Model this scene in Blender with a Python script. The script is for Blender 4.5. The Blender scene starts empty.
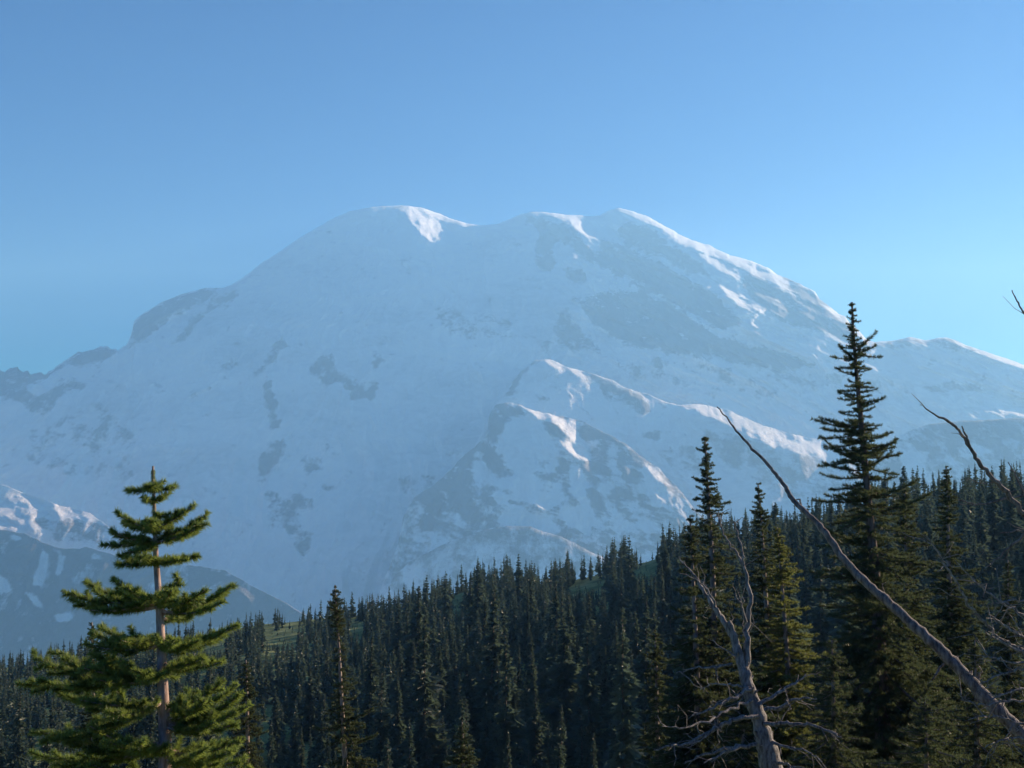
import bpy, math, random
import numpy as np
from mathutils import Vector, Matrix

# ------------------------------------------------------------------ camera, sky, sun, exposure
scene = bpy.context.scene
COL = scene.collection
F_PX = 1098.0
PITCH = math.atan(66.0 / F_PX)
CAM_Z = 1.6
cam_data = bpy.data.cameras.new('camera')
cam = bpy.data.objects.new('camera', cam_data)
COL.objects.link(cam)
cam.location = (0, 0, CAM_Z)
cam.rotation_euler = (math.pi / 2 + PITCH, 0, 0)
cam_data.sensor_width = 36.0
cam_data.lens = 36.0 * F_PX / 1024.0
cam_data.clip_start = 0.1
cam_data.clip_end = 80000.0
scene.camera = cam

SUN_AZ = math.radians(60)      # to the right of the viewing direction
SKY_SAT = 2.8
SUN_EL = math.radians(16.5)
world = bpy.data.worlds.new('World')
scene.world = world
world.use_nodes = True
wn = world.node_tree
bg = wn.nodes['Background']
sky = wn.nodes.new('ShaderNodeTexSky')
sky.sky_type = 'NISHITA'
sky.sun_disc = False
sky.sun_elevation = SUN_EL
sky.sun_rotation = SUN_AZ
sky.altitude = 1900
sky.air_density = 0.85
sky.dust_density = 0.2
sky.ozone_density = 3.0
hs = wn.nodes.new('ShaderNodeHueSaturation')
hs.inputs['Hue'].default_value = 0.52
hs.inputs['Saturation'].default_value = SKY_SAT
wn.links.new(sky.outputs[0], hs.inputs['Color'])
wn.links.new(hs.outputs[0], bg.inputs['Color'])
bg.inputs['Strength'].default_value = 0.058

sd = bpy.data.lights.new('sun', 'SUN')
sd.energy = 5.0
sd.angle = math.radians(0.5)
sd.color = (1.0, 0.92, 0.82)
sun = bpy.data.objects.new('sun', sd)
COL.objects.link(sun)
sdir = Vector((math.sin(SUN_AZ) * math.cos(SUN_EL), math.cos(SUN_AZ) * math.cos(SUN_EL), math.sin(SUN_EL)))
sun.rotation_euler = (-sdir).to_track_quat('-Z', 'Y').to_euler()
sun.location = (0, 0, 50)

scene.view_settings.view_transform = 'Standard'
scene.view_settings.look = 'None'
scene.view_settings.gamma = 1.0
scene.view_settings.use_curve_mapping = False
scene.view_settings.exposure = 1.06
scene.render.engine = 'CYCLES'
scene.cycles.use_denoising = True
scene.cycles.max_bounces = 5
scene.cycles.diffuse_bounces = 2
scene.cycles.transmission_bounces = 3
scene.cycles.volume_bounces = 2
scene.cycles.transparent_max_bounces = 8

HAZE_DENSITY = 0.92e-4
HAZE_COLOR = (0.30, 0.635, 1.0)
HAZE_ANISO = 0.25
HAZE_ABS = (0.35, 0.35, 0.35)

# ------------------------------------------------------------------ helpers
def pix(u, v):
    """pixel -> (x/y, z/y) of the ray through it"""
    u = np.asarray(u, float); v = np.asarray(v, float)
    cx = (u - 512.0) / F_PX
    cy = (384.0 - v) / F_PX
    dy = math.cos(PITCH) - cy * math.sin(PITCH)
    dz = math.sin(PITCH) + cy * math.cos(PITCH)
    return cx / dy, dz / dy

def at(u, v, y):
    a, t = pix(u, v)
    return Vector((float(a) * y, y, CAM_Z + float(t) * y))

def _h(ix, iy, seed):
    n = (ix * 374761393 + iy * 668265263 + seed * 974634777) & 0xFFFFFFFF
    n = ((n ^ (n >> 13)) * 1274126177) & 0xFFFFFFFF
    return ((n ^ (n >> 16)) & 0xFFFF) / 65535.0

def vnoise(x, y, seed=0):
    x = np.asarray(x, float); y = np.asarray(y, float)
    x, y = np.broadcast_arrays(x, y)
    ix = np.floor(x).astype(np.int64); iy = np.floor(y).astype(np.int64)
    fx = x - ix; fy = y - iy
    fx = fx * fx * fx * (fx * (fx * 6 - 15) + 10); fy = fy * fy * fy * (fy * (fy * 6 - 15) + 10)
    a = _h(ix, iy, seed); b = _h(ix + 1, iy, seed); c = _h(ix, iy + 1, seed); d = _h(ix + 1, iy + 1, seed)
    return (a * (1 - fx) + b * fx) * (1 - fy) + (c * (1 - fx) + d * fx) * fy

def fbm(x, y, octv=4, seed=0, gain=0.5):
    s = 0; amp = 1; tot = 0
    for o in range(octv):
        s = s + amp * (vnoise(x * 2 ** o + 17.3 * o, y * 2 ** o - 9.1 * o, seed + o) * 2 - 1)
        tot += amp; amp *= gain
    return s / tot

def ridged(x, y, octv=5, seed=0, gain=0.5):
    s = 0; amp = 1; tot = 0
    for o in range(octv):
        n = 1 - np.abs(vnoise(x * 2 ** o + 7.3 * o, y * 2 ** o - 3.1 * o, seed + o) * 2 - 1)
        s = s + amp * n * n; tot += amp; amp *= gain
    return s / tot

def mesh_np(name, verts, faces, mat, smooth=True, parent=None, attrs=None):
    """one object from an (n,3) vertex array and an (m,k) face array (or a list of such arrays)"""
    me = bpy.data.meshes.new(name)
    verts = np.ascontiguousarray(verts, dtype=np.float32)
    if not isinstance(faces, (list, tuple)): faces = [faces]
    faces = [np.asarray(f, dtype=np.int32) for f in faces if len(f)]
    me.vertices.add(len(verts)); me.vertices.foreach_set('co', verts.ravel())
    nl = sum(f.size for f in faces); npoly = sum(len(f) for f in faces)
    me.loops.add(nl); me.loops.foreach_set('vertex_index', np.concatenate([f.ravel() for f in faces]))
    tot = np.concatenate([np.full(len(f), f.shape[1], np.int32) for f in faces])
    start = np.concatenate([[0], np.cumsum(tot)[:-1]]).astype(np.int32)
    me.polygons.add(npoly); me.polygons.foreach_set('loop_start', start)
    me.polygons.foreach_set('use_smooth', np.full(npoly, smooth, bool))
    if attrs:
        for k, arr in attrs.items():
            at_ = me.attributes.new(k, 'FLOAT', 'POINT')
            at_.data.foreach_set('value', np.ascontiguousarray(arr, dtype=np.float32).ravel())
    me.update(calc_edges=True)
    me.validate()
    if mat: me.materials.append(mat)
    o = bpy.data.objects.new(name, me)
    COL.objects.link(o)
    if parent: o.parent = parent
    return o

def grid_faces(nr, nc):
    i = np.arange(nr * nc).reshape(nr, nc)
    return np.stack([i[:-1, :-1], i[:-1, 1:], i[1:, 1:], i[1:, :-1]], -1).reshape(-1, 4)

def tag(o, label=None, cat=None, group=None, kind=None):
    if label: o['label'] = label
    if cat: o['category'] = cat
    if group: o['group'] = group
    if kind: o['kind'] = kind
    return o

def empty(name, loc=(0, 0, 0)):
    o = bpy.data.objects.new(name, None)
    o.empty_display_size = 0.2
    COL.objects.link(o); o.location = loc
    return o

# ------------------------------------------------------------------ materials
def new_mat(name):
    m = bpy.data.materials.new(name); m.use_nodes = True
    nt = m.node_tree
    return m, nt, nt.nodes['Principled BSDF']

def nd(nt, typ, **kw):
    n = nt.nodes.new(typ)
    for k, v in kw.items(): setattr(n, k, v)
    return n

def noise_node(nt, scale, detail=4, rough=0.55, vec=None):
    n = nd(nt, 'ShaderNodeTexNoise'); n.inputs['Scale'].default_value = scale
    n.inputs['Detail'].default_value = detail; n.inputs['Roughness'].default_value = rough
    if vec is not None: nt.links.new(vec, n.inputs['Vector'])
    return n

def ramp(nt, fac, stops):
    r = nd(nt, 'ShaderNodeValToRGB')
    el = r.color_ramp.elements
    while len(el) < len(stops): el.new(0.5)
    for e, (p, c) in zip(el, stops):
        e.position = p; e.color = (c[0], c[1], c[2], 1) if not isinstance(c, (int, float)) else (c, c, c, 1)
    nt.links.new(fac, r.inputs['Fac'])
    return r

def math_node(nt, op, a, b, clamp=False):
    n = nd(nt, 'ShaderNodeMath', operation=op); n.use_clamp = clamp
    for i, s in enumerate((a, b)):
        if s is None: continue
        if isinstance(s, (int, float)): n.inputs[i].default_value = s
        else: nt.links.new(s, n.inputs[i])
    return n.outputs[0]

def mix_col(nt, fac, a, b):
    n = nd(nt, 'ShaderNodeMix', data_type='RGBA')
    for sck, s in ((n.inputs['Factor'], fac), (n.inputs[6], a), (n.inputs[7], b)):
        if isinstance(s, (int, float)): sck.default_value = s
        elif isinstance(s, tuple): sck.default_value = (*s, 1)
        else: nt.links.new(s, sck)
    return n.outputs[2]

def mountain_material():
    m, nt, bs = new_mat('snow_and_rock')
    geo = nd(nt, 'ShaderNodeNewGeometry')
    att = nd(nt, 'ShaderNodeAttribute', attribute_name='rock')
    mp = nd(nt, 'ShaderNodeMapping'); mp.inputs['Scale'].default_value = (1, 0.5, 0.55)
    nt.links.new(geo.outputs['Position'], mp.inputs['Vector'])
    n1 = noise_node(nt, 1 / 110, 9, 0.68, mp.outputs[0])
    n2 = noise_node(nt, 1 / 900, 4, 0.6, geo.outputs['Position'])
    # ledges and seracs: fine level bands
    mp2 = nd(nt, 'ShaderNodeMapping'); mp2.inputs['Scale'].default_value = (0.6, 0.35, 1.15)
    nt.links.new(geo.outputs['Position'], mp2.inputs['Vector'])
    n3 = noise_node(nt, 1 / 70, 7, 0.65, mp2.outputs[0]); n3.inputs['Distortion'].default_value = 1.4
    f = math_node(nt, 'SUBTRACT', n1.outputs['Fac'], 0.5)
    f = math_node(nt, 'MULTIPLY', f, 3.2)
    f = math_node(nt, 'ADD', f, att.outputs['Fac'])
    f3 = math_node(nt, 'SUBTRACT', n3.outputs['Fac'], 0.5)
    f3 = math_node(nt, 'MULTIPLY', f3, 1.1)
    f = math_node(nt, 'ADD', f, f3)
    rock = ramp(nt, f, [(0.38, 0.0), (0.85, 0.9)])
    rcol = ramp(nt, n1.outputs['Fac'], [(0.3, (0.14, 0.14, 0.155)), (0.7, (0.27, 0.27, 0.29))])
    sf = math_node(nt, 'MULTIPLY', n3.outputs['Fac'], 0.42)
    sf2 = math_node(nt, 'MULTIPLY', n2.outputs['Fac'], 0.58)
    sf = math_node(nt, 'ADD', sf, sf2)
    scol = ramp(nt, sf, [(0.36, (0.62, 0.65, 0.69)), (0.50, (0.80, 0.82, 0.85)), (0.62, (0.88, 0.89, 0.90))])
    c = mix_col(nt, rock.outputs['Color'], scol.outputs['Color'], rcol.outputs['Color'])
    nt.links.new(c, bs.inputs['Base Color'])
    bs.inputs['Roughness'].default_value = 0.8
    bs.inputs['Specular IOR Level'].default_value = 0.15
    b = nd(nt, 'ShaderNodeBump'); b.inputs['Strength'].default_value = 0.6; b.inputs['Distance'].default_value = 30
    nb = math_node(nt, 'ADD', n1.outputs['Fac'], n3.outputs['Fac'])
    nt.links.new(nb, b.inputs['Height'])
    nt.links.new(b.outputs[0], bs.inputs['Normal'])
    return m

M_MOUNT = mountain_material()
# ------------------------------------------------------------------ the snowy massif and its ridges
# Each ridge is a closed-front terrain sheet with its own distance and slope, a rounded crest and a far side.
U0, U1, DU = -300, 1324, 1.25
V0, V1, DV = 180, 700, 1.25
GU = np.arange(U0, U1 + DU, DU); GV = np.arange(V0, V1 + DV, DV)
MU, MV = np.meshgrid(GU, GV)

def poly_mask(poly, mu=MU, mv=MV):
    m = np.zeros(mu.shape, bool)
    n = len(poly); j = n - 1
    for i in range(n):
        x1, y1 = poly[i]; x2, y2 = poly[j]
        if y1 != y2:
            c = ((y1 > mv) != (y2 > mv)) & (mu < (x2 - x1) * (mv - y1) / (y2 - y1) + x1)
            m ^= c
        j = i
    return m

def blur(a, s):
    """gaussian blur by fft, s in pixels of the picture grid"""
    s = s / DU
    fy = np.fft.fftfreq(a.shape[0])[:, None]; fx = np.fft.rfftfreq(a.shape[1])[None]
    return np.fft.irfft2(np.fft.rfft2(a) * np.exp(-2 * math.pi ** 2 * s * s * (fx * fx + fy * fy)), a.shape)

def polys_field(polys, s):
    m = np.zeros(MU.shape)
    for p in polys:
        w = 1.0
        if isinstance(p[0], (int, float)): w, p = p[0], p[1]
        m = np.maximum(m, poly_mask(p) * w) if w >= 0 else np.where(poly_mask(p), 0.0, m)
    return blur(m, s) if s else m

def sculpt(lit, gu, gv, lam=40.0):
    """depth change whose gradient turns the given patches up and to the right (screened Poisson)"""
    if not lit: return np.zeros(MU.shape)
    m = polys_field(lit, 0.9)
    m = m * np.clip(1.15 + 2.4 * fbm((MU + MV * 0.5) / 13, (MV - MU * 0.4) / 5.5, 3, 77, 0.6), 0.05, 1.5)
    Gx = m * gu * DU; Gy = -m * gv * DV           # v grows downward
    fy = np.fft.fftfreq(m.shape[0])[:, None]; fx = np.fft.rfftfreq(m.shape[1])[None]
    kx = np.exp(2j * math.pi * fx) - 1; ky = np.exp(2j * math.pi * fy) - 1
    l2 = (DU / lam) ** 2
    num = np.conj(kx) * np.fft.rfft2(Gx) + np.conj(ky) * np.fft.rfft2(Gy)
    return np.fft.irfft2(num / (np.abs(kx) ** 2 + np.abs(ky) ** 2 + l2), m.shape)

def sample(field, u, v):
    x = np.clip((u - U0) / DU, 0, field.shape[1] - 1.001); y = np.clip((v - V0) / DV, 0, field.shape[0] - 1.001)
    ix = x.astype(int); iy = y.astype(int); fx = x - ix; fy = y - iy
    return (field[iy, ix] * (1 - fx) + field[iy, ix + 1] * fx) * (1 - fy) + (field[iy + 1, ix] * (1 - fx) + field[iy + 1, ix + 1] * fx) * fy

def ridge_mesh(name, outline, y0, T, rock=(), rock_base=0.0, lit=(), round_h=10, round_r=200, rib=60, rib_scale=500,
               vbot=665, jag=0.8, seed=1, du=1.25, nrow=300, rock_blur=1.6, gu=24, gv=22, y_tilt=0.0, rock_noise=0.0, haze_fade=0.0, diag=0.0, streak=0.0, lam=40):
    o = np.array(outline, float)
    u = np.arange(o[0, 0], o[-1, 0] + du, du)
    vt = np.interp(u, o[:, 0], o[:, 1])
    vt = vt + jag * fbm(u / 9.0, u * 0 + seed, 4, seed + 5, 0.6)
    if diag: vt = vt + np.where(u < 124, 2.4, 0.0) * fbm(u / 4.5, u * 0 + 3, 3, 88, 0.6) - np.where((u > 600) & (u < 860), 0.8, 0.0) * fbm(u / 6, u * 0 + 9, 3, 89, 0.7)
    k = np.linspace(0, 1, nrow) ** 0.9
    U = np.broadcast_to(u, (nrow, len(u))).copy()
    V = vbot + (np.minimum(vt, vbot - 3)[None] - vbot) * k[:, None]
    A, Tt = pix(U, V)
    yb = y0 + y_tilt * (U - o[0, 0])
    Y = yb * T / (T - Tt)
    d = np.clip((V - vt[None]) / round_h, 0, 1)
    Y = Y + round_r * (1 - d) ** 2
    # ribs that run down the slope
    X = A * Y
    warp = fbm(X / 900, Y / 900, 3, seed + 30) * 350
    r = ridged((X + warp) / rib_scale, Y / (rib_scale * 3.2), 5, seed, 0.5)
    fade = np.clip((V - vt[None]) / 14, 0.3, 1)
    Y = Y - rib * (r - 0.45) * 2 * fade
    r2 = ridged((X + warp * 0.4) / (rib_scale * 0.3), Y / rib_scale, 4, seed + 8, 0.55)
    Y = Y - rib * 0.28 * (r2 - 0.45) * 2 * fade
    if diag:            # buttresses that run down to the right
        Zq = Tt * Y
        da = X * 0.80 - Zq * 0.60; db = X * 0.60 + Zq * 0.80
        dr = ridged(db / 230 + 0.25 * warp / 350, da / 1100, 4, seed + 40, 0.6)
        wu = np.clip((U - 515) / 60, 0, 1) * np.clip((470 - V) / 60, 0, 1) * np.clip((V - vt[None]) / 5, 0.1, 1)
        Y = Y - diag * (dr - 0.4) * 2 * wu
    if lit:
        Y = Y + sample(sculpt(lit, gu, gv, lam), U, V)
    X = A * Y; Z = CAM_Z + Tt * Y
    rk = np.full(U.shape, float(rock_base))
    if rock or True:
        rf = sample(polys_field(rock, rock_blur), U, V)
        rk = np.maximum(rk, rf) if rock_base < 0.5 else rk
        if rock_base >= 0.5:      # polygons are the snow here
            rk = rock_base - rf * 1.0
    if haze_fade: rk = rk - haze_fade * np.clip((V - 465) / 90, 0, 1)  # valley haze painted into the colour: rock pales towards the foot
    rk = rk + rock_noise * fbm(U / 40, V / 25, 3, seed + 70) + streak * fbm((U + V * 0.6) / 24, (V - U * 0.35) / 7.0, 4, seed + 71, 0.65)
    # far side
    nb = 26
    s = np.linspace(0, 1, nb + 1)[1:, None]
    Lb = 3200 * s
    Xb = X[-1][None] + A[-1][None] * Lb
    Yb = Y[-1][None] + Lb
    Zb = Z[-1][None] - (Lb * 0.10 + Lb ** 2 / 3200 * 0.55) + 0 * Xb - 30 * s * ridged(Xb / 500, Yb / 500, 4, seed + 3)
    Zb = np.maximum(Zb, -1395.0)
    verts = np.concatenate([np.stack([X, Y, Z], -1).reshape(-1, 3), np.stack([Xb, Yb, Zb], -1).reshape(-1, 3)])
    rkk = np.concatenate([rk.ravel(), np.broadcast_to(rk[-1], Xb.shape).ravel()])
    ob = mesh_np(name, verts, grid_faces(nrow + nb, len(u)), M_MOUNT, True, attrs={'rock': rkk})
    ob['kind'] = 'structure'
    return ob

sky_main = [(-300, 470), (-200, 430), (-120, 400), (-60, 382), (-20, 372), (0, 369), (5, 372), (10, 368), (17, 366), (22, 372), (30, 373), (38, 373), (46, 374), (50, 371),
 (60, 364), (70, 358), (80, 352), (92, 350), (100, 347), (108, 345), (111, 349), (116, 348), (118, 351), (127, 344), (132, 332), (134, 321), (140, 316), (160, 303), (180, 295),
 (200, 289), (207, 288), (222, 288), (232, 285), (250, 273), (265, 261), (280, 252), (300, 238), (320, 226), (335, 218), (350, 211), (372, 207), (393, 206), (400, 205), (410, 206),
 (422, 208), (440, 214), (455, 220), (468, 224), (485, 225), (497, 224), (510, 219), (522, 214), (532, 212), (545, 212), (560, 214), (575, 215), (590, 216), (600, 215), (608, 211),
 (617, 208), (624, 209), (636, 212), (650, 218), (665, 226), (680, 234), (690, 239), (697, 242), (710, 246), (730, 255), (745, 259), (757, 263), (770, 269), (778, 275), (790, 279),
 (800, 284), (808, 288), (815, 292), (820, 300), (830, 307), (838, 313), (845, 316), (850, 323), (860, 332), (868, 341), (875, 342), (890, 341), (910, 337), (925, 340), (945, 337), (955, 340), (965, 345), (975, 348), (990, 353), (1005, 358), (1024, 365), (1100, 392), (1200, 430), (1324, 475)]

rock_main = [
 [(133, 332), (135, 321), (160, 302), (182, 294), (207, 287), (220, 289), (215, 297), (195, 306), (175, 316), (160, 330), (140, 343), (125, 350), (118, 352), (128, 345)],
 [(240, 293), (235, 299), (220, 305), (210, 312), (200, 323), (190, 335), (180, 345), (168, 354), (175, 340), (185, 325), (195, 315), (208, 303), (220, 295), (235, 291)],
 [(50, 370), (70, 357), (92, 349), (111, 344), (118, 352), (105, 361), (85, 364), (65, 368), (50, 374)],
 [(-20, 366), (17, 364), (46, 373), (50, 380), (36, 384), (24, 384), (36, 396), (50, 390), (60, 380), (75, 380), (90, 388), (70, 392), (58, 398), (55, 408), (45, 417), (30, 410), (15, 400), (0, 396), (-20, 400)],
 [(282, 335), (286, 345), (275, 360), (262, 372), (248, 382), (262, 362), (270, 350)],
 [(266, 372), (273, 390), (280, 402), (276, 415), (284, 430), (271, 434), (267, 410), (263, 390)],
 [(320, 355), (335, 352), (332, 370), (345, 378), (330, 387), (308, 370)],
 [(372, 355), (384, 351), (380, 375), (373, 402), (365, 396), (372, 375)],
 [(340, 380), (358, 375), (366, 395), (350, 401)],
 [(268, 440), (286, 442), (281, 455), (271, 470), (262, 480), (257, 465)],
 [(0.8, [(300, 455), (325, 455), (325, 470), (305, 473)])][0],
 (0.75, [(263, 490), (290, 493), (325, 500), (315, 508), (295, 508), (304, 525), (312, 545), (305, 560), (293, 545), (283, 525), (268, 512)]),
 (0.7, [(320, 482), (347, 480), (340, 492), (322, 490)]),
 (0.6, [(220, 365), (232, 360), (230, 380), (218, 382)]),
 (0.7, [(150, 380), (160, 380), (160, 388), (150, 387)]), (0.6, [(146, 392), (155, 398), (152, 403)]),
 [(393, 206), (398, 204.5), (406, 205), (407, 207.5), (399, 208)],
 (1.05, [(519, 218), (535, 215), (550, 222), (572, 226), (583, 236), (592, 248), (602, 255), (612, 268), (600, 270), (588, 258), (575, 252), (560, 240), (552, 245), (556, 262), (549, 275), (538, 270), (534, 252), (541, 232), (530, 224)]),
 (1.0, [(562, 268), (575, 266), (588, 274), (586, 284), (570, 282)]),
 (1.15, [(575, 300), (600, 292), (640, 292), (680, 310), (720, 338), (780, 352), (820, 365), (780, 372), (720, 360), (660, 352), (620, 340), (590, 322)]),
 (1.15, [(600, 236), (630, 250), (660, 262), (700, 285), (720, 300), (745, 322), (720, 330), (690, 312), (650, 290), (615, 275), (600, 255)]),
 (1.15, [(615, 228), (632, 222), (655, 232), (672, 245), (700, 262), (715, 280), (690, 272), (660, 256), (640, 250), (625, 245)]),
 (1.0, [(750, 272), (790, 292), (835, 315), (860, 335), (850, 345), (815, 330), (780, 322), (760, 305), (740, 285)]),
 (1.0, [(778, 272), (800, 283), (822, 300), (838, 312), (812, 304), (790, 290)]),
 (0.95, [(560, 312), (585, 330), (600, 350), (570, 352), (552, 330)]),
 (0.55, [(530, 340), (560, 335), (565, 345), (545, 352)]),
 (0.45, [(430, 300), (520, 320), (510, 345), (440, 335)]), (0.42, [(590, 350), (760, 372), (860, 372), (800, 400), (700, 396), (620, 372)]),
 (0.5, [(105, 460), (128, 455), (135, 475), (112, 482)]), (0.42, [(30, 430), (100, 400), (140, 440), (100, 480), (30, 470)]),
 (0.6, [(870, 342), (925, 338), (950, 338), (1000, 357), (960, 352), (900, 352)]), (0.5, [(840, 375), (900, 380), (990, 385), (1024, 392), (960, 392), (880, 390)]),
 (0.5, [(395, 480), (430, 470), (440, 490), (410, 505)]),
]
lit_main = [
 [(393, 206), (405, 205), (425, 208), (445, 215), (470, 224), (442, 228), (454, 233), (441, 241), (430, 240), (420, 232), (413, 225), (405, 216)],
 [(545, 212), (575, 215), (600, 215), (610, 225), (620, 240), (629, 257), (618, 250), (605, 232), (595, 235), (613, 251), (605, 250), (590, 242), (575, 227), (560, 219)],
 [(628, 209), (648, 216), (658, 223), (645, 220)],
 [(656, 221), (680, 233), (700, 243), (722, 252), (718, 256), (700, 249), (680, 241), (665, 230)],
 [(700, 250), (722, 262), (745, 277), (742, 282), (720, 270), (700, 256)],
 [(722, 252), (757, 262), (772, 272), (790, 281), (786, 288), (768, 279), (748, 268), (728, 260)],
 [(786, 283), (808, 292), (818, 303), (838, 313), (843, 319), (830, 318), (806, 307), (792, 297)],
 [(752, 286), (775, 297), (795, 310), (792, 314), (772, 304), (752, 292)],
 [(718, 280), (742, 296), (762, 312), (755, 315), (735, 303), (722, 290)],
 [(735, 288), (752, 297), (768, 311), (762, 311), (745, 300)],
 [(615, 257), (629, 263), (625, 268)], [(625, 272), (646, 285), (642, 290), (627, 278)],
 [(470, 362), (490, 361), (520, 370), (517, 377), (490, 375), (475, 372)],
 [(878, 394), (890, 395), (907, 408), (900, 411)], [(952, 400), (975, 401), (1030, 407), (1060, 414), (1030, 417), (1000, 413), (975, 408)], [(985, 351), (1024, 364), (1060, 378), (1060, 383), (1020, 368)],
 [(785, 330), (798, 336), (795, 340), (786, 335)],
]
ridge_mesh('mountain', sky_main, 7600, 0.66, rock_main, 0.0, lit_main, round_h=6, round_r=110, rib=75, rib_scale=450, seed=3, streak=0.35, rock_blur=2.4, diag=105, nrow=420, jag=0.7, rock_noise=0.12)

# glacier terrace with the lit crest
terrace = [(440, 520), (470, 455), (488, 420), (497, 402), (506, 390), (517, 376), (525, 366), (535, 360), (550, 359), (565, 366), (585, 372), (600, 376), (613, 380), (625, 388), (650, 395), (665, 402),
 (680, 405), (700, 404), (730, 411), (760, 424), (790, 434), (820, 440), (850, 452), (900, 480), (960, 520)]
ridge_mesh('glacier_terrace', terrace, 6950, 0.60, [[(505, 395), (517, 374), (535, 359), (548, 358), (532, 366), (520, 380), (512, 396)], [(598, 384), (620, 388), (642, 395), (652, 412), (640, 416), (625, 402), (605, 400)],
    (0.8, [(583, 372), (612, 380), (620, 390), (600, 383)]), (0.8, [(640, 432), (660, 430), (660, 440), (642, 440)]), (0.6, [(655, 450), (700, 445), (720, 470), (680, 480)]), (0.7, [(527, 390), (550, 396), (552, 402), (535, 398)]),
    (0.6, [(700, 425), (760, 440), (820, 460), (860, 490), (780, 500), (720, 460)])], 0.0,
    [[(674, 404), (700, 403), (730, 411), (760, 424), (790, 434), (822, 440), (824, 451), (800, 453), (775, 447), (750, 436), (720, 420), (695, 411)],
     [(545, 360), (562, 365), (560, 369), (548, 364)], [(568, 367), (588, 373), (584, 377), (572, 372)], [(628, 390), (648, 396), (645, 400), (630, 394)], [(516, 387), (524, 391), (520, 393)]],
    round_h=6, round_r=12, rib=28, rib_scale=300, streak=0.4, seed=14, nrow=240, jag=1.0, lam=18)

# the dark rocky prow in front of it
prow = [(380, 590), (398, 545), (404, 515), (415, 497), (430, 487), (450, 470), (462, 457), (475, 447), (487, 434), (489, 415), (496, 405), (508, 402), (530, 409), (555, 416), (580, 420), (600, 430), (625, 443), (640, 456),
 (660, 470), (678, 488), (700, 515), (740, 560), (780, 600)]
snow_prow = [
 [(512, 416), (530, 413), (543, 424), (550, 440), (560, 455), (556, 473), (530, 475), (508, 468), (495, 452), (500, 434)],
 [(472, 458), (486, 462), (488, 478), (474, 478)],
 [(500, 478), (530, 474), (562, 486), (560, 504), (545, 508), (520, 500), (498, 502), (494, 490)],
 [(520, 404), (545, 411), (585, 424), (578, 432), (592, 456), (588, 462), (570, 455), (558, 444), (572, 440), (556, 425), (538, 417)],
 [(570, 465), (584, 470), (588, 500), (596, 515), (586, 515), (575, 492)],
 [(600, 480), (614, 484), (612, 470), (606, 452), (618, 448), (618, 470), (608, 500), (598, 490)],
 [(495, 515), (520, 512), (545, 520), (565, 528), (560, 534), (530, 527), (500, 524)],
 [(640, 462), (655, 470), (662, 488), (672, 500), (660, 500), (648, 485)],
 [(560, 505), (575, 512), (588, 530), (575, 530), (562, 518)],
 [(604, 505), (620, 512), (640, 530), (625, 530)],
]
lit_prow = [
 [(520, 404), (545, 411), (568, 418), (584, 424), (577, 431), (591, 455), (588, 461), (572, 454), (562, 446), (574, 441), (557, 425), (538, 417)],
 [(563, 419), (583, 424), (580, 427), (566, 424)],
 [(645, 465), (660, 472), (674, 488), (664, 484)], [(650, 487), (666, 500), (658, 497)],
 [(505, 522), (522, 529), (518, 531), (506, 526)], [(535, 500), (552, 507), (548, 510), (536, 505)], [(575, 527), (586, 533), (582, 536)],
]
ridge_mesh('rocky_prow', prow, 6600, 0.62, snow_prow, 1.0, lit_prow, streak=0.9, rock_blur=2.6, haze_fade=0.42, round_h=5, round_r=12, rib=45, rib_scale=260, seed=21, nrow=220, jag=2.0, rock_noise=0.25, lam=18)

# low dark spur in front of the prow
ridge_mesh('rocky_spur', [(370, 620), (395, 575), (410, 562), (440, 546), (480, 531), (505, 526), (530, 527), (560, 536), (600, 556), (640, 580), (700, 620)], 6300, 0.75,
    [], 1.0, [], haze_fade=0.4, round_h=6, round_r=10, rib=18, rib_scale=300, seed=31, nrow=120, jag=1.2, rock_noise=0.2)

# left: lit glacier snout, then the dark hill before it
ridge_mesh('glacier_snout', [(-300, 440), (-120, 450), (-40, 474), (0, 484), (8, 486), (15, 489), (25, 493), (40, 498), (60, 505), (80, 510), (92, 514), (108, 526), (128, 548), (160, 590)], 5900, 0.85,
    [(0.6, [(30, 520), (70, 518), (110, 525), (110, 545), (60, 545)]), (0.6, [(-60, 470), (-20, 480), (-30, 520), (-70, 520)])], 0.0,
    [[(-40, 498), (0, 502), (20, 492), (40, 498), (60, 505), (85, 511), (97, 516), (82, 521), (60, 523), (30, 530), (-40, 530)]],
    gu=7, gv=9, streak=0.6, round_h=4, round_r=0, rib=14, rib_scale=200, seed=44, nrow=150, jag=1.2, rock_noise=0.15)
hill_left = [(-300, 500), (-150, 515), (-60, 525), (0, 530), (10, 531), (25, 534), (40, 541), (55, 547), (66, 549), (76, 549), (86, 547), (110, 554), (135, 560), (166, 564), (199, 566), (226, 571), (252, 586), (285, 603), (320, 625), (380, 655)]
snow_hill = [[(8, 533), (20, 536), (28, 541), (14, 541)], [(48, 546), (62, 551), (58, 553)], [(92, 553), (106, 556), (104, 560), (92, 559)],
 [(42, 548), (48, 555), (46, 570), (42, 584), (34, 585), (32, 578), (40, 568)], [(60, 555), (66, 556), (60, 575), (55, 575)],
 [(-5, 572), (8, 582), (12, 592), (0, 590)], [(22, 590), (34, 594), (44, 608), (36, 606)], [(55, 615), (72, 612), (70, 620), (58, 622)]]
ridge_mesh('hill', hill_left, 5400, 0.8, snow_hill, 1.0, [], round_h=5, round_r=0, rib=18, rib_scale=260, seed=52, nrow=140, jag=1.0, rock_noise=0.0, lam=15)
hill_right = [(800, 560), (830, 520), (850, 492), (868, 470), (880, 457), (890, 447), (897, 439), (910, 430), (930, 424), (960, 421), (1000, 419), (1024, 418), (1100, 415), (1200, 425), (1324, 440)]
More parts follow.
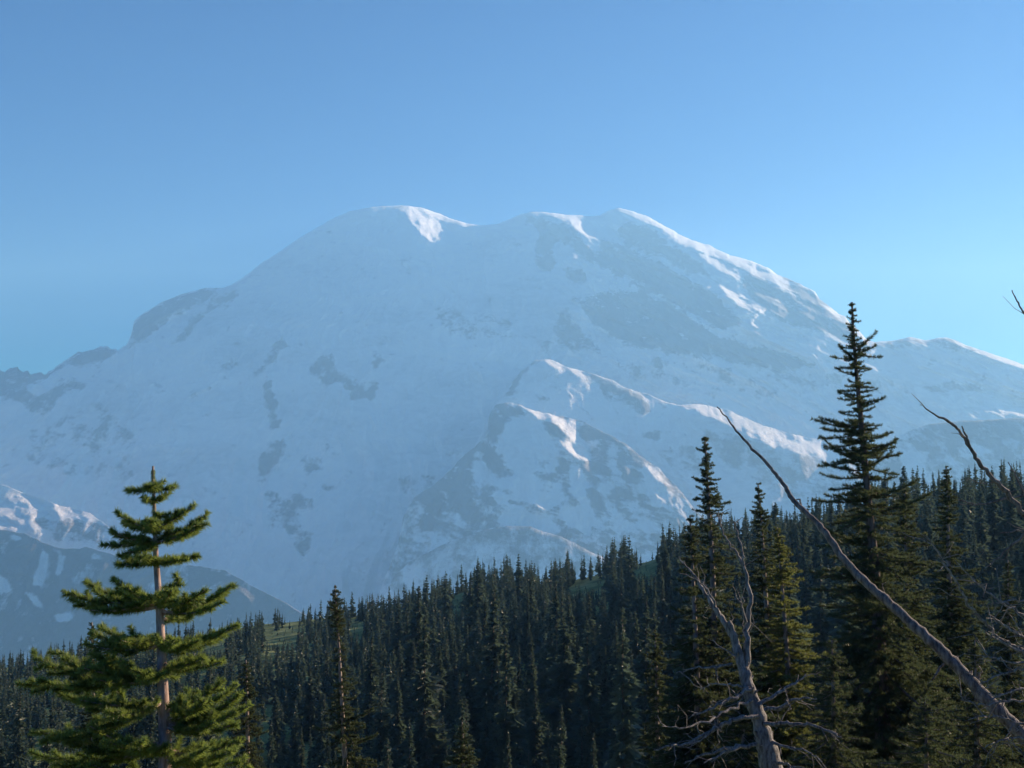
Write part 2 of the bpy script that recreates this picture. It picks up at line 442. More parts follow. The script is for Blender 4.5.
ridge_mesh('hill', hill_right, 6000, 0.7, [(0.5, [(900, 455), (930, 450), (925, 470), (905, 480)]), (0.45, [(960, 440), (1000, 450), (960, 460)])], 0.78, [], haze_fade=0.0, round_h=6, round_r=5, rib=16, rib_scale=300, seed=61, nrow=140, jag=0.6, rock_noise=0.1)
# ------------------------------------------------------------------ ground: the slope below the camera, the wooded ridge, the deep valley beyond
RIDGE_V = [(-900, 700), (-200, 688), (0, 674), (100, 658), (200, 642), (260, 629), (300, 625), (360, 619), (420, 609), (470, 593), (520, 589), (560, 586), (600, 577), (650, 563), (700, 548),
           (760, 540), (840, 525), (900, 507), (960, 500), (1024, 490), (1300, 450), (1900, 420)]
RIDGE_R = [(-900, 430), (0, 430), (300, 450), (500, 450), (650, 430), (800, 370), (1024, 330), (1900, 300)]
_ru = np.array([p[0] for p in RIDGE_V], float)
_ra, _rt = pix(_ru, np.array([p[1] for p in RIDGE_V], float))
_rra = pix(np.array([p[0] for p in RIDGE_R], float), 600)[0]

def ground_z(x, y):
    x = np.asarray(x, float); y = np.asarray(y, float)
    ys = np.maximum(y, 4.0)
    a = np.clip(x / ys, -1.6, 1.6)
    t = np.interp(a, _ra, _rt); R = np.interp(a, _rra, [p[1] for p in RIDGE_R])
    zr = CAM_Z + t * R
    near = np.interp(y, [-200, -10, 0.5, 2.5, 6, 12, 30, 60, 115], [-2, -0.2, 0, -0.3, -1.6, -3.3, -11, -24, -45])
    w = np.clip((y - 115) / (R - 115), 0, 1)
    w2 = w * (1.12 - 0.12 * w)
    mid = -45 * (1 - w2) + zr * w2
    far = zr - 0.012 * (y - R) - 0.5 * np.maximum(y - R - 12, 0) ** 1.0
    far = np.maximum(far, -1330.0)
    z = np.where(y < 115, near, np.where(y < R, mid, far))
    und = fbm(x / 38, y / 38, 3, 90) * 3.0 * np.clip((y - 30) / 100, 0, 1) * np.clip(np.abs(y - R) / 60, 0.15, 1)
    small = fbm(x / 2.3, y / 2.3, 3, 91) * 0.25 * np.clip((y - 1) / 5, 0, 1)
    big = fbm(x / 1500, y / 1500, 4, 92) * 40 * np.clip((y - R - 600) / 1500, 0, 1)
    return z + und + small + big

def ground_material():
    m, nt, bs = new_mat('meadow_ground')
    geo = nd(nt, 'ShaderNodeNewGeometry')
    n1 = noise_node(nt, 0.12, 6, 0.6, geo.outputs['Position'])
    n2 = noise_node(nt, 3.0, 5, 0.6, geo.outputs['Position'])
    c1 = ramp(nt, n1.outputs['Fac'], [(0.38, (0.14, 0.17, 0.06)), (0.62, (0.31, 0.33, 0.13))])
    c2 = ramp(nt, n2.outputs['Fac'], [(0.3, (0.6, 0.6, 0.6)), (0.7, (1.25, 1.25, 1.2))])
    mx = nd(nt, 'ShaderNodeMix', data_type='RGBA', blend_type='MULTIPLY'); mx.inputs['Factor'].default_value = 1
    nt.links.new(c1.outputs[0], mx.inputs[6]); nt.links.new(c2.outputs[0], mx.inputs[7])
    nt.links.new(mx.outputs[2], bs.inputs['Base Color'])
    bs.inputs['Roughness'].default_value = 0.95; bs.inputs['Specular IOR Level'].default_value = 0.1
    b = nd(nt, 'ShaderNodeBump'); b.inputs['Strength'].default_value = 0.7; b.inputs['Distance'].default_value = 0.3
    nt.links.new(n2.outputs['Fac'], b.inputs['Height']); nt.links.new(b.outputs[0], bs.inputs['Normal'])
    return m
M_GROUND = ground_material()

def build_ground():
    ys = np.concatenate([np.linspace(-110, -5, 22), np.linspace(-3, 60, 80), np.linspace(62, 520, 260), 520 * (15300 / 520) ** np.linspace(0.005, 1, 150)])
    s = np.linspace(-1, 1, 361)
    s = np.sign(s) * (0.35 * np.abs(s) + 0.65 * np.abs(s) ** 2.5)
    half = np.interp(ys, [-110, 0, 100, 600, 6000, 15300], [80, 90, 260, 900, 7800, 8400])
    Y, S = np.meshgrid(ys, s, indexing='ij')
    X = S * half[:, None]
    Z = ground_z(X, Y)
    o = mesh_np('ground', np.stack([X, Y, Z], -1).reshape(-1, 3), grid_faces(*X.shape), M_GROUND, True)
    o['kind'] = 'structure'
    return o
build_ground()

# ------------------------------------------------------------------ foliage and bark
def foliage_material(name, dark, light, trans, tw=0.3, hue_scale=3.0):
    m = bpy.data.materials.new(name); m.use_nodes = True
    nt = m.node_tree; nt.nodes.clear()
    out = nd(nt, 'ShaderNodeOutputMaterial')
    info = nd(nt, 'ShaderNodeObjectInfo'); att = nd(nt, 'ShaderNodeAttribute', attribute_name='tint')
    geo = nd(nt, 'ShaderNodeNewGeometry')
    n = noise_node(nt, hue_scale, 3, 0.6, geo.outputs['Position'])
    f = math_node(nt, 'ADD', info.outputs['Random'], att.outputs['Fac'])
    f = math_node(nt, 'FRACT', f, None)
    f = math_node(nt, 'MULTIPLY', f, 0.55)
    g = math_node(nt, 'MULTIPLY', n.outputs['Fac'], 0.75)
    f = math_node(nt, 'ADD', f, g)
    c = ramp(nt, f, [(0.25, dark), (0.85, light)])
    d = nd(nt, 'ShaderNodeBsdfDiffuse'); t = nd(nt, 'ShaderNodeBsdfTranslucent'); gl = nd(nt, 'ShaderNodeBsdfGlossy')
    gl.inputs['Roughness'].default_value = 0.45; gl.inputs['Color'].default_value = (0.5, 0.5, 0.45, 1)
    nt.links.new(c.outputs[0], d.inputs['Color'])
    t.inputs['Color'].default_value = (*trans, 1)
    mx = nd(nt, 'ShaderNodeMixShader'); mx.inputs[0].default_value = tw
    nt.links.new(d.outputs[0], mx.inputs[1]); nt.links.new(t.outputs[0], mx.inputs[2])
    mx2 = nd(nt, 'ShaderNodeMixShader'); mx2.inputs[0].default_value = 0.05
    nt.links.new(mx.outputs[0], mx2.inputs[1]); nt.links.new(gl.outputs[0], mx2.inputs[2])
    nt.links.new(mx2.outputs[0], out.inputs['Surface'])
    return m

def bark_material(name, c0, c1, scale=14, bump=0.02):
    m, nt, bs = new_mat(name)
    tc = nd(nt, 'ShaderNodeTexCoord')
    mp = nd(nt, 'ShaderNodeMapping'); mp.inputs['Scale'].default_value = (1, 1, 0.25)
    nt.links.new(tc.outputs['Object'], mp.inputs['Vector'])
    n = noise_node(nt, scale, 6, 0.65, mp.outputs[0])
    c = ramp(nt, n.outputs['Fac'], [(0.35, c0), (0.65, c1)])
    nt.links.new(c.outputs[0], bs.inputs['Base Color']); bs.inputs['Roughness'].default_value = 0.85
    bs.inputs['Specular IOR Level'].default_value = 0.2
    b = nd(nt, 'ShaderNodeBump'); b.inputs['Strength'].default_value = 0.6; b.inputs['Distance'].default_value = bump
    nt.links.new(n.outputs['Fac'], b.inputs['Height']); nt.links.new(b.outputs[0], bs.inputs['Normal'])
    return m

M_FOREST = foliage_material('forest_needles', (0.028, 0.048, 0.040), (0.075, 0.105, 0.080), (0.11, 0.16, 0.10), 0.33, 0.6)
M_FIR = foliage_material('fir_needles', (0.013, 0.024, 0.016), (0.048, 0.070, 0.036), (0.15, 0.19, 0.08), 0.30, 2.5)
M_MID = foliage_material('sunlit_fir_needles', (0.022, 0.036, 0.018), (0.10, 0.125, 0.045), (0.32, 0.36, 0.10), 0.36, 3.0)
M_BRIGHT = foliage_material('young_fir_needles', (0.026, 0.050, 0.020), (0.17, 0.245, 0.07), (0.48, 0.62, 0.13), 0.32, 4.0)
M_BARK = bark_material('fir_bark', (0.16, 0.12, 0.10), (0.46, 0.38, 0.32))
M_FIRD = bark_material('dark_fir_bark', (0.07, 0.05, 0.042), (0.24, 0.18, 0.15))
M_PINK = bark_material('young_fir_bark', (0.26, 0.17, 0.13), (0.66, 0.50, 0.42), 18)
M_DEAD = bark_material('weathered_wood', (0.08, 0.072, 0.064), (0.36, 0.335, 0.30), 34, 0.04)
M_DEADD = bark_material('dark_dead_wood', (0.06, 0.05, 0.046), (0.30, 0.26, 0.23), 22, 0.04)

# ------------------------------------------------------------------ geometry of tubes and needles
def tube(pts, rad, ns=6, cap=True):
    pts = np.asarray(pts, float); rad = np.asarray(rad, float)
    n = len(pts)
    tan = np.gradient(pts, axis=0); tan /= np.linalg.norm(tan, axis=1, keepdims=True) + 1e-9
    ref = np.array([0.0, 1, 0]) if abs(tan[:, 1]).mean() < 0.8 else np.array([0, 0, 1.0])
    s = np.cross(tan, ref); s /= np.linalg.norm(s, axis=1, keepdims=True) + 1e-9
    t = np.cross(tan, s)
    ang = np.arange(ns) / ns * 2 * math.pi
    v = pts[:, None] + rad[:, None, None] * (np.cos(ang)[None, :, None] * s[:, None] + np.sin(ang)[None, :, None] * t[:, None])
    v = v.reshape(-1, 3)
    i = np.arange(n - 1)[:, None] * ns; j = np.arange(ns)[None]; j2 = (j + 1) % ns
    f = np.stack([i + j, i + j2, i + ns + j2, i + ns + j], -1).reshape(-1, 4)
    return v, f

def merge_meshes(parts):
    vs, fs, off = [], {}, 0
    for v, f in parts:
        vs.append(v); fs.setdefault(f.shape[1], []).append(f + off); off += len(v)
    return np.concatenate(vs), [np.concatenate(x) for x in fs.values()]

def blades(P, D, W, rng, up_bias=0.0):
    """flat tapered blades: P start (n,3), D vector to the tip (n,3), W width (n,)"""
    n = len(P)
    r = rng.normal(size=(n, 3)); r[:, 2] *= (1 - up_bias)
    s = np.cross(D, r); s /= np.linalg.norm(s, axis=1, keepdims=True) + 1e-9
    v = np.stack([P - s * W[:, None] / 2, P + s * W[:, None] / 2, P + D], 1).reshape(-1, 3)
    f = np.arange(3 * n).reshape(-1, 3)
    return v, f

# a far conifer: whorls of short drooping boughs, each a few ragged blades
def conifer(seed, H=14.0, R=1.9, whorls=34, per=7, nb=3, bare=0.02, power=0.85, wk=1.0):
    rng = np.random.default_rng(seed)
    zf = np.repeat(bare + (0.985 - bare) * np.linspace(0, 1, whorls) ** 0.9, per) + rng.normal(0, 0.006, whorls * per)
    zf = np.clip(zf, 0.01, 0.995)
    prof = (1 - zf) ** power * (0.85 + 0.22 * np.sin(zf * 21 + seed) + 0.12 * np.sin(zf * 47 + 2 * seed)) + 0.045
    az = rng.random(len(zf)) * 2 * math.pi
    lopside = 1 + 0.22 * np.cos(az - seed)
    L = R * prof * lopside * rng.uniform(0.55, 1.12, len(zf))
    droop = rng.uniform(-0.5, 0.05, len(zf)) * (1.1 - zf * 0.9)
    P0 = np.stack([0 * zf, 0 * zf, zf * H], -1)
    out = np.stack([np.cos(az), np.sin(az), 0 * az], -1)
    vs = []
    for k in range(nb):
        st = k / nb * 0.75
        a2 = az + rng.normal(0, 0.38, len(az))
        o2 = np.stack([np.cos(a2), np.sin(a2), 0 * a2], -1)
        P = P0 + out * (L * st)[:, None] + np.array([0, 0, 1]) * (L * st * droop)[:, None]
        D = o2 * (L * (1.02 - st) * rng.uniform(0.5, 1.05, len(az)))[:, None]
        D[:, 2] += L * (1 - st) * (droop + rng.uniform(-0.15, 0.3, len(az)))
        vs.append(blades(P, D, (L * rng.uniform(0.3, 0.6, len(az)) + 0.12) * wk, rng, 0.3))
    crown = merge_meshes(vs)
    h = np.linspace(0, 1, 6)
    trunk = tube(np.stack([0 * h, 0 * h, h * H * 0.985], -1), 0.15 * (1 - h) + 0.012, 5)
    return crown, trunk
# ------------------------------------------------------------------ the wooded ridge
def build_forest():
    rng = np.random.default_rng(5)
    variants = []
    for i in range(9):
        variants.append(conifer(100 + i, H=14, R=[2.4, 2.8, 3.3, 2.5, 2.1, 3.0, 2.5, 3.5, 2.8][i], whorls=42, per=9, nb=4, wk=0.8, power=[0.8, 0.9, 0.75, 1.0, 0.8, 0.9, 0.7, 0.85, 0.95][i]))
    small = [conifer(200 + i, H=14, R=[2.5, 2.9, 3.3, 2.7, 2.2, 3.0][i], whorls=22, per=7, nb=2, power=0.8, wk=1.3) for i in range(6)]
    # scatter
    a = rng.uniform(-0.62, 0.66, 70000); y = np.sqrt(rng.uniform(118 ** 2, 520 ** 2, 70000))
    x = a * y
    R = np.interp(a, _rra, [p[1] for p in RIDGE_R])
    keep = (y < R + 26)
    x, y, a, R = x[keep], y[keep], a[keep], R[keep]
    z = ground_z(x, y)
    u = 512 + F_PX * a * 1.0
    t = (z - CAM_Z) / y
    v = 450 - F_PX * t       # close enough to leave the glades open
    dens = fbm(x / 30, y / 30, 3, 7)
    glade = np.zeros(len(x), bool)
    for (ux, wx, d0, d1) in [(586, 30, -34, 14), (640, 22, -30, 14), (285, 24, -46, 20), (218, 16, -22, 12), (640, 14, -60, 10), (655, 12, -14, 6), (458, 16, -30, 10)]:
        glade |= (np.abs(u - ux) < wx) & (y - R > d0) & (y - R < d1)
    for (ul, ur) in [(575, 700), (225, 440)]:
        glade |= (u > ul) & (u < ur) & (y - R > 3)
    glade |= (u > 596) & (u < 690) & (y - R > -9)
    keep = (~(glade & (rng.random(len(x)) < 0.93))) & (dens > -1.2 + rng.normal(0, 0.1, len(x)))
    # clumps left standing on the skyline
    idx = np.nonzero(keep)[0]
    # poisson-ish thinning on a grid
    cell = {}
    out = []
    for i in idx:
        g_ = 1.1 if y[i] < 260 else 1.0; key = (g_, math.floor(x[i] / 4.9 / g_), int(y[i] / 5.8 / g_))
        if key in cell: continue
        cell[key] = 1; out.append(i)
    pts = [(x[i], y[i], z[i], rng.lognormal(-0.06, 0.34) * np.interp(y[i], [150, 240, 300, 400], [1.0, 0.9, 0.84, 0.86]) * (0.92 if y[i] > R[i] - 40 else 1.0) * np.interp(u[i], [0, 260, 480, 700, 1024], [0.66, 0.72, 0.98, 1.08, 1.0])) for i in out]
    # the stands that break the skyline beside the glades
    for (uu, vv, yy, s) in [(568, 578, 440, 1.02), (575, 578, 445, 0.85), (582, 580, 446, 0.72), (553, 588, 436, 0.62), (606, 579, 424, 1.1), (611, 580, 426, 1.15), (617, 579, 428, 1.0), (624, 577, 425, 1.12), (629, 577, 428, 0.85),
                            (600, 579, 430, 0.7), (663, 562, 428, 1.0), (669, 560, 424, 0.8), (658, 566, 420, 0.6), (676, 558, 424, 1.2), (338, 628, 440, 0.55), (372, 622, 445, 0.8), (378, 622, 448, 0.7), (240, 640, 435, 0.7), (262, 634, 436, 0.6), (300, 630, 445, 0.5), (315, 628, 446, 0.62)]:
        aa = float(pix(uu, 600)[0]); xx = aa * yy
        pts.append((xx, yy, float(ground_z(xx, yy)), s))
    pts = np.array(pts)
    ua = 512 + F_PX * pts[:, 0] / pts[:, 1]
    sky_u = [-200, 0, 50, 100, 160, 230, 300, 350, 400, 450, 480, 520, 545, 560, 586, 600, 630, 642, 652, 660, 690, 740, 800, 850, 900, 950, 1000, 1024, 1200]
    sky_v = [660, 645, 640, 628, 622, 612, 602, 590, 578, 568, 553, 552, 566, 540, 550, 538, 532, 556, 548, 514, 512, 504, 498, 480, 462, 470, 452, 450, 430]
    cap = np.interp(ua, sky_u, sky_v) + rng.uniform(0, 14, len(ua)) ** 1.1 * (rng.random(len(ua)) < 0.8)
    Rp = np.interp(pts[:, 0] / pts[:, 1], _rra, [p[1] for p in RIDGE_R])
    for (ul, ur, vl) in [(563, 607, 584), (629, 657, 570), (268, 300, 637), (208, 230, 644), (352, 366, 628), (452, 464, 604)]:
        cap = np.where((ua > ul) & (ua < ur) & (pts[:, 1] < Rp - 14), np.maximum(cap, vl + rng.uniform(0, 6, len(ua))), cap)
    hmax = (CAM_Z + (450 - cap) / F_PX * pts[:, 1] - pts[:, 2]) / 14.0
    pts[:, 3] = np.minimum(pts[:, 3], np.maximum(hmax, 0.12))
    size = pts[:, 3] / pts[:, 1]
    uu = 512 + F_PX * pts[:, 0] / pts[:, 1]
    topv = 450 - F_PX * (pts[:, 2] + 14 * pts[:, 3] - CAM_Z) / pts[:, 1]
    inview = (uu > -6) & (uu < 1030) & (topv < 750)
    score = np.where(inview, size, -1)
    order = np.argsort(-score)
    things = order[:290]
    rest = order[290:]
    # individuals
    meshes = []
    for i, (cr, tr) in enumerate(variants):
        c = mesh_np('crown', cr[0], cr[1], M_FOREST, False); t_ = mesh_np('trunk', tr[0], tr[1], M_FIRD, True)
        meshes.append((c, t_))
    used = [False] * len(meshes)
    for n, i in enumerate(things):
        X, Y, Z, s = pts[i]
        k = int(rng.integers(len(meshes)))
        uu_ = 512 + F_PX * X / Y
        e = empty('fir_tree', (X, Y, Z - 0.25))
        e.scale = (s * rng.uniform(0.85, 1.2), s * rng.uniform(0.85, 1.2), s)
        e.rotation_euler = (rng.normal(0, 0.015), rng.normal(0, 0.015), rng.uniform(0, 6.28))
        if uu_ < 330: lab = 'dark narrow fir in the dense shaded forest on the left slope'
        elif uu_ < 640: lab = 'dark narrow fir in the dense shaded forest on the middle slope'
        else: lab = 'dark narrow fir in the forest on the slope behind the dead trees'
        tag(e, lab, 'tree', 'firs of the forest slope' if uu_ >= 640 else ('firs of the middle forest slope' if uu_ >= 330 else 'firs of the left forest slope'))
        c, t_ = meshes[k]
        if used[k]:
            c = c.copy(); t_ = t_.copy(); COL.objects.link(c); COL.objects.link(t_)
        used[k] = True
        c.parent = e; t_.parent = e
    for k, u_ in enumerate(used):
        if not u_:
            for o in meshes[k]: bpy.data.objects.remove(o)
    # the mass of smaller trees behind them
    parts, tint = [], []
    VV, FF3, FF4, off = [], [], [], 0
    for i in rest:
        X, Y, Z, s = pts[i]
        (cv, cf), (tv, tf) = small[int(rng.integers(len(small)))]
        ang = rng.uniform(0, 6.28); c_, s_ = math.cos(ang), math.sin(ang); w = rng.uniform(0.85, 1.2)
        for (v, fs) in ((cv, cf), (tv, [tf])):
            q = np.empty_like(v)
            q[:, 0] = (v[:, 0] * c_ - v[:, 1] * s_) * s * w + X; q[:, 1] = (v[:, 0] * s_ + v[:, 1] * c_) * s * w + Y; q[:, 2] = v[:, 2] * s + Z - 0.25
            VV.append(q)
            for f in (fs if isinstance(fs, list) else [fs]):
                (FF3 if f.shape[1] == 3 else FF4).append(f + off)
            off += len(v); tint.append(np.full(len(v), rng.random()))
    o = mesh_np('forest', np.concatenate(VV), [np.concatenate(FF3), np.concatenate(FF4)], M_FOREST, False, attrs={'tint': np.concatenate(tint)})
    tag(o, 'dark conifer forest covering the ridge below the snowy mountain', 'forest', kind='stuff')
    print('forest', len(things), len(rest))
build_forest()
# ------------------------------------------------------------------ the near firs
def bez(p0, p1, p2, n):
    t = np.linspace(0, 1, n)[:, None]
    return (1 - t) ** 2 * p0 + 2 * t * (1 - t) * p1 + t ** 2 * p2

class Fir:
    """collects bark tubes and needles in the tree's own coordinates (origin on the ground)"""
    def __init__(s, seed):
        s.rng = np.random.default_rng(seed); s.wood = []; s.P = []; s.D = []; s.W = []
    def needles(s, pts, ndl, length, width, spread=1.0, tipward=0.55):
        """brush of needles round a twig given as a polyline"""
        pts = np.asarray(pts, float); seg = np.diff(pts, axis=0); sl = np.linalg.norm(seg, axis=1)
        tot = sl.sum(); n = max(4, int(tot * ndl))
        c = np.concatenate([[0], np.cumsum(sl)]) / tot
        q = s.rng.random(n) ** 0.92
        P = np.stack([np.interp(q, c, pts[:, k]) for k in range(3)], -1)
        i = np.clip(np.searchsorted(c, q) - 1, 0, len(seg) - 1)
        T = seg[i] / sl[i][:, None]
        r = s.rng.normal(size=(n, 3)); r -= (r * T).sum(1)[:, None] * T
        r[:, 2] += 0.35 * np.abs(r[:, 2])
        r /= np.linalg.norm(r, axis=1, keepdims=True)
        D = r * spread + T * tipward
        D /= np.linalg.norm(D, axis=1, keepdims=True)
        D = D * (length * s.rng.uniform(0.7, 1.15, n) * np.minimum(1, 0.55 + (1 - q) * 3))[:, None]
        s.P.append(P); s.D.append(D); s.W.append(width * s.rng.uniform(0.7, 1.3, n))
    def bough(s, p0, tip, nd_len, ndl, width, sub=0.32, twig_gap=0.10, sag=0.12, r0=0.02, flat=0.12, curve=0.0, start=0.25, dens2=1.0, thick=True):
        """one bough: a sagging limb with side twigs in a rather flat spray, upturned at the end"""
        p0 = np.asarray(p0, float); tip = np.asarray(tip, float)
        L = np.linalg.norm(tip - p0)
        mid = (p0 + tip) / 2 + np.array([0, 0, -sag * L]) + s.rng.normal(0, 0.03, 3) * L
        main = bez(p0, mid, tip, 9)
        s.wood.append(tube(main, np.linspace(r0, 0.006, 9), 5))
        axis = (tip - p0) / L
        side = np.cross(axis, [0, 0, 1.0]); side /= np.linalg.norm(side) + 1e-9
        q0 = int(start * 8)
        s.needles(main[q0:], ndl, nd_len, width)
        pos = start * L
        sg = 1
        while pos < L * 0.97:
            f = pos / L; sg = -sg
            b = np.array([np.interp(f * 8, range(9), main[:, k]) for k in range(3)])
            l = sub * L * (0.35 + 0.85 * (1 - f)) * s.rng.uniform(0.55, 1.15)
            l = max(l, nd_len * 1.3)
            d = axis * s.rng.uniform(0.55, 0.9) + side * sg * s.rng.uniform(0.5, 0.9) + np.array([0, 0, s.rng.normal(0.10, flat)])
            d /= np.linalg.norm(d)
            e = b + d * l + np.array([0, 0, 0.12 * l])
            tw = bez(b, b + d * l * 0.5 - np.array([0, 0, 0.05 * l]), e, 4)
            s.needles(tw, ndl * dens2, nd_len, width)
            # second order
            if l > 3.2 * nd_len:
                for k in range(int(l / (2.2 * nd_len))):
                    g = s.rng.uniform(0.25, 0.85); bb = tw[0] + (tw[-1] - tw[0]) * g
                    dd = d * 0.7 + s.rng.normal(0, 0.5, 3) * np.array([1, 1, 0.6]); dd /= np.linalg.norm(dd)
                    ll = l * s.rng.uniform(0.25, 0.45)
                    s.needles(np.stack([bb, bb + dd * ll]), ndl * dens2, nd_len, width)
            pos += twig_gap * s.rng.uniform(0.6, 1.4)
    def build(s, name, base, foliage, bark):
        e = empty(name, base)
        v, f = merge_meshes(s.wood)
        mesh_np('trunk', v, f, bark, True, e)
        P = np.concatenate(s.P); D = np.concatenate(s.D); W = np.concatenate(s.W)
        v, f = blades(P, D, W, s.rng)
        mesh_np('crown', v, f, foliage, False, e)
        print(name, len(f))
        return e

def trunk_path(path, y, yt=None):
    """pixel polyline with widths -> world points and radii at distance y"""
    pts, rad = [], []
    for k, (u, v, w) in enumerate(path):
        yy = y if yt is None else y + (yt - y) * k / (len(path) - 1)
        p = at(u, v, yy); pts.append(p); rad.append(w / F_PX * yy / 2)
    return np.array([tuple(p) for p in pts]), np.array(rad)

# the young fir on the left, bough by bough
def left_fir():
    y = 12.0
    path = [(153, 466, 3), (153, 482, 4), (154, 500, 4.5), (155, 530, 6), (156, 560, 8), (159, 600, 10), (161, 640, 12.5), (163, 690, 15), (165, 740, 18), (166, 790, 20), (166, 850, 22)]
    pts, rad = trunk_path(path, y)
    bx, by = pts[-1][0], y
    gz = float(ground_z(bx, by))
    pts = np.vstack([pts, [bx, by, gz - 0.15]]); rad = np.append(rad, rad[-1] * 1.25)
    base = np.array([bx, by, gz])
    F = Fir(11)
    F.wood.append(tube(pts - base, rad * 0.72, 10))
    pv = np.array([p[1] for p in path], float); pu = np.array([p[0] for p in path], float)
    def P(u, v, dy=0.0):
        q = at(u, v, y + dy); return np.array(tuple(q)) - base
    def br(v0, tu, tv, dy=0.0, sag=0.14, sub=0.30, **k):
        u0 = np.interp(v0, pv, pu)
        L = abs(tu - u0) / 90.0 + abs(dy)
        F.bough(P(u0, v0), P(tu, tv, dy), 0.073, k.pop('ndl', 1200), 0.0075, sub=sub, twig_gap=0.07, sag=sag, r0=0.008 + 0.014 * min(L, 1.3), **k)
    F.needles([P(153, 468), P(153, 484)], 2200, 0.05, 0.007, tipward=1.3)
    F.needles([P(153, 484), P(154.5, 532)], 1200, 0.05, 0.007, tipward=0.8)
    rng = F.rng
    top = [(489, 128, 491, 0), (489, 175, 487, 0.05), (490, 150, 486, -0.25), (491, 158, 484, 0.25), (502, 166, 496, 0), (503, 144, 500, -0.15),
           (518, 166, 515, -0.15)]
    for v0, tu, tv, dy in top: br(v0, tu, tv, dy, sag=0.05, sub=0.12, start=0.05)
    rows = [
        (530, 118, 514, -.1), (531, 122, 522, .25), (529, 193, 506, -.1), (530, 182, 514, .3), (533, 150, 520, -.5), (532, 160, 522, .5),
        (540, 106, 545, 0), (541, 110, 532, -.3), (540, 206, 517, 0), (542, 203, 524, -.25), (540, 198, 532, .3), (545, 128, 552, -.35), (545, 140, 545, .5),
        (562, 116, 564, 0), (562, 122, 556, .3), (563, 198, 555, .05), (560, 182, 560, -.3), (563, 140, 556, -.45),
        (598, 62, 591, .0), (603, 86, 582, .3), (600, 112, 578, -.4), (600, 90, 610, -.3), (606, 74, 600, .15), (598, 128, 588, -.7), (600, 140, 596, .7),
        (602, 180, 578, -.4), (604, 205, 590, -.5), (612, 233, 584, .0), (614, 228, 592, .3), (610, 218, 604, -.35), (616, 190, 612, .6), (606, 172, 590, -.8),
        (642, 90, 632, 0), (640, 98, 626, .35), (640, 120, 640, -.5), (645, 88, 645, -.3), (648, 240, 624, 0), (650, 226, 634, .35), (645, 200, 640, -.5), (643, 150, 636, .7), (640, 175, 640, -.8),
        (676, 34, 658, 0), (676, 60, 652, .3), (672, 84, 668, -.4), (678, 28, 684, .25), (668, 222, 662, .1), (664, 205, 656, -.4), (680, 120, 660, -.6), (676, 180, 662, .6), (674, 100, 680, -.6), (670, 140, 672, -.9),
        (700, 40, 732, .2), (698, 80, 700, -.4), (700, 110, 712, -.8), (705, 60, 690, .5),
        (722, 244, 692, 0), (720, 238, 684, .3), (712, 225, 680, -.3), (724, 248, 706, -.25), (728, 232, 712, .4), (718, 205, 700, -.7), (722, 190, 690, .8), (726, 215, 722, -.5), (730, 240, 722, .1),
        (745, 62, 738, 0), (742, 90, 726, -.4), (748, 36, 756, .3), (744, 110, 742, -.7), (750, 140, 742, -.9), (742, 90, 748, .6),
        (752, 245, 738, .0), (755, 236, 750, -.4), (750, 220, 744, .4), (758, 200, 752, -.8), (760, 245, 760, .3),
        (778, 50, 768, 0), (776, 90, 764, -.4), (782, 245, 770, 0), (780, 220, 768, -.5), (785, 120, 775, -.8), (785, 190, 775, .7), (790, 60, 790, .2), (800, 240, 790, .3), (800, 80, 800, -.3), (800, 200, 800, -.6)]
    for v0, tu, tv, dy in rows:
        br(v0, tu, tv, dy, sag=0.16 if v0 > 590 else 0.1, sub=0.28 if v0 > 590 else 0.27, start=0.12 if v0 < 590 else 0.2, flat=0.28)
    e = F.build('fir_tree', tuple(base), M_BRIGHT, M_PINK)
    tag(e, 'young bright green fir with thick needle clumps and a pinkish trunk at the left', 'tree')
left_fir()

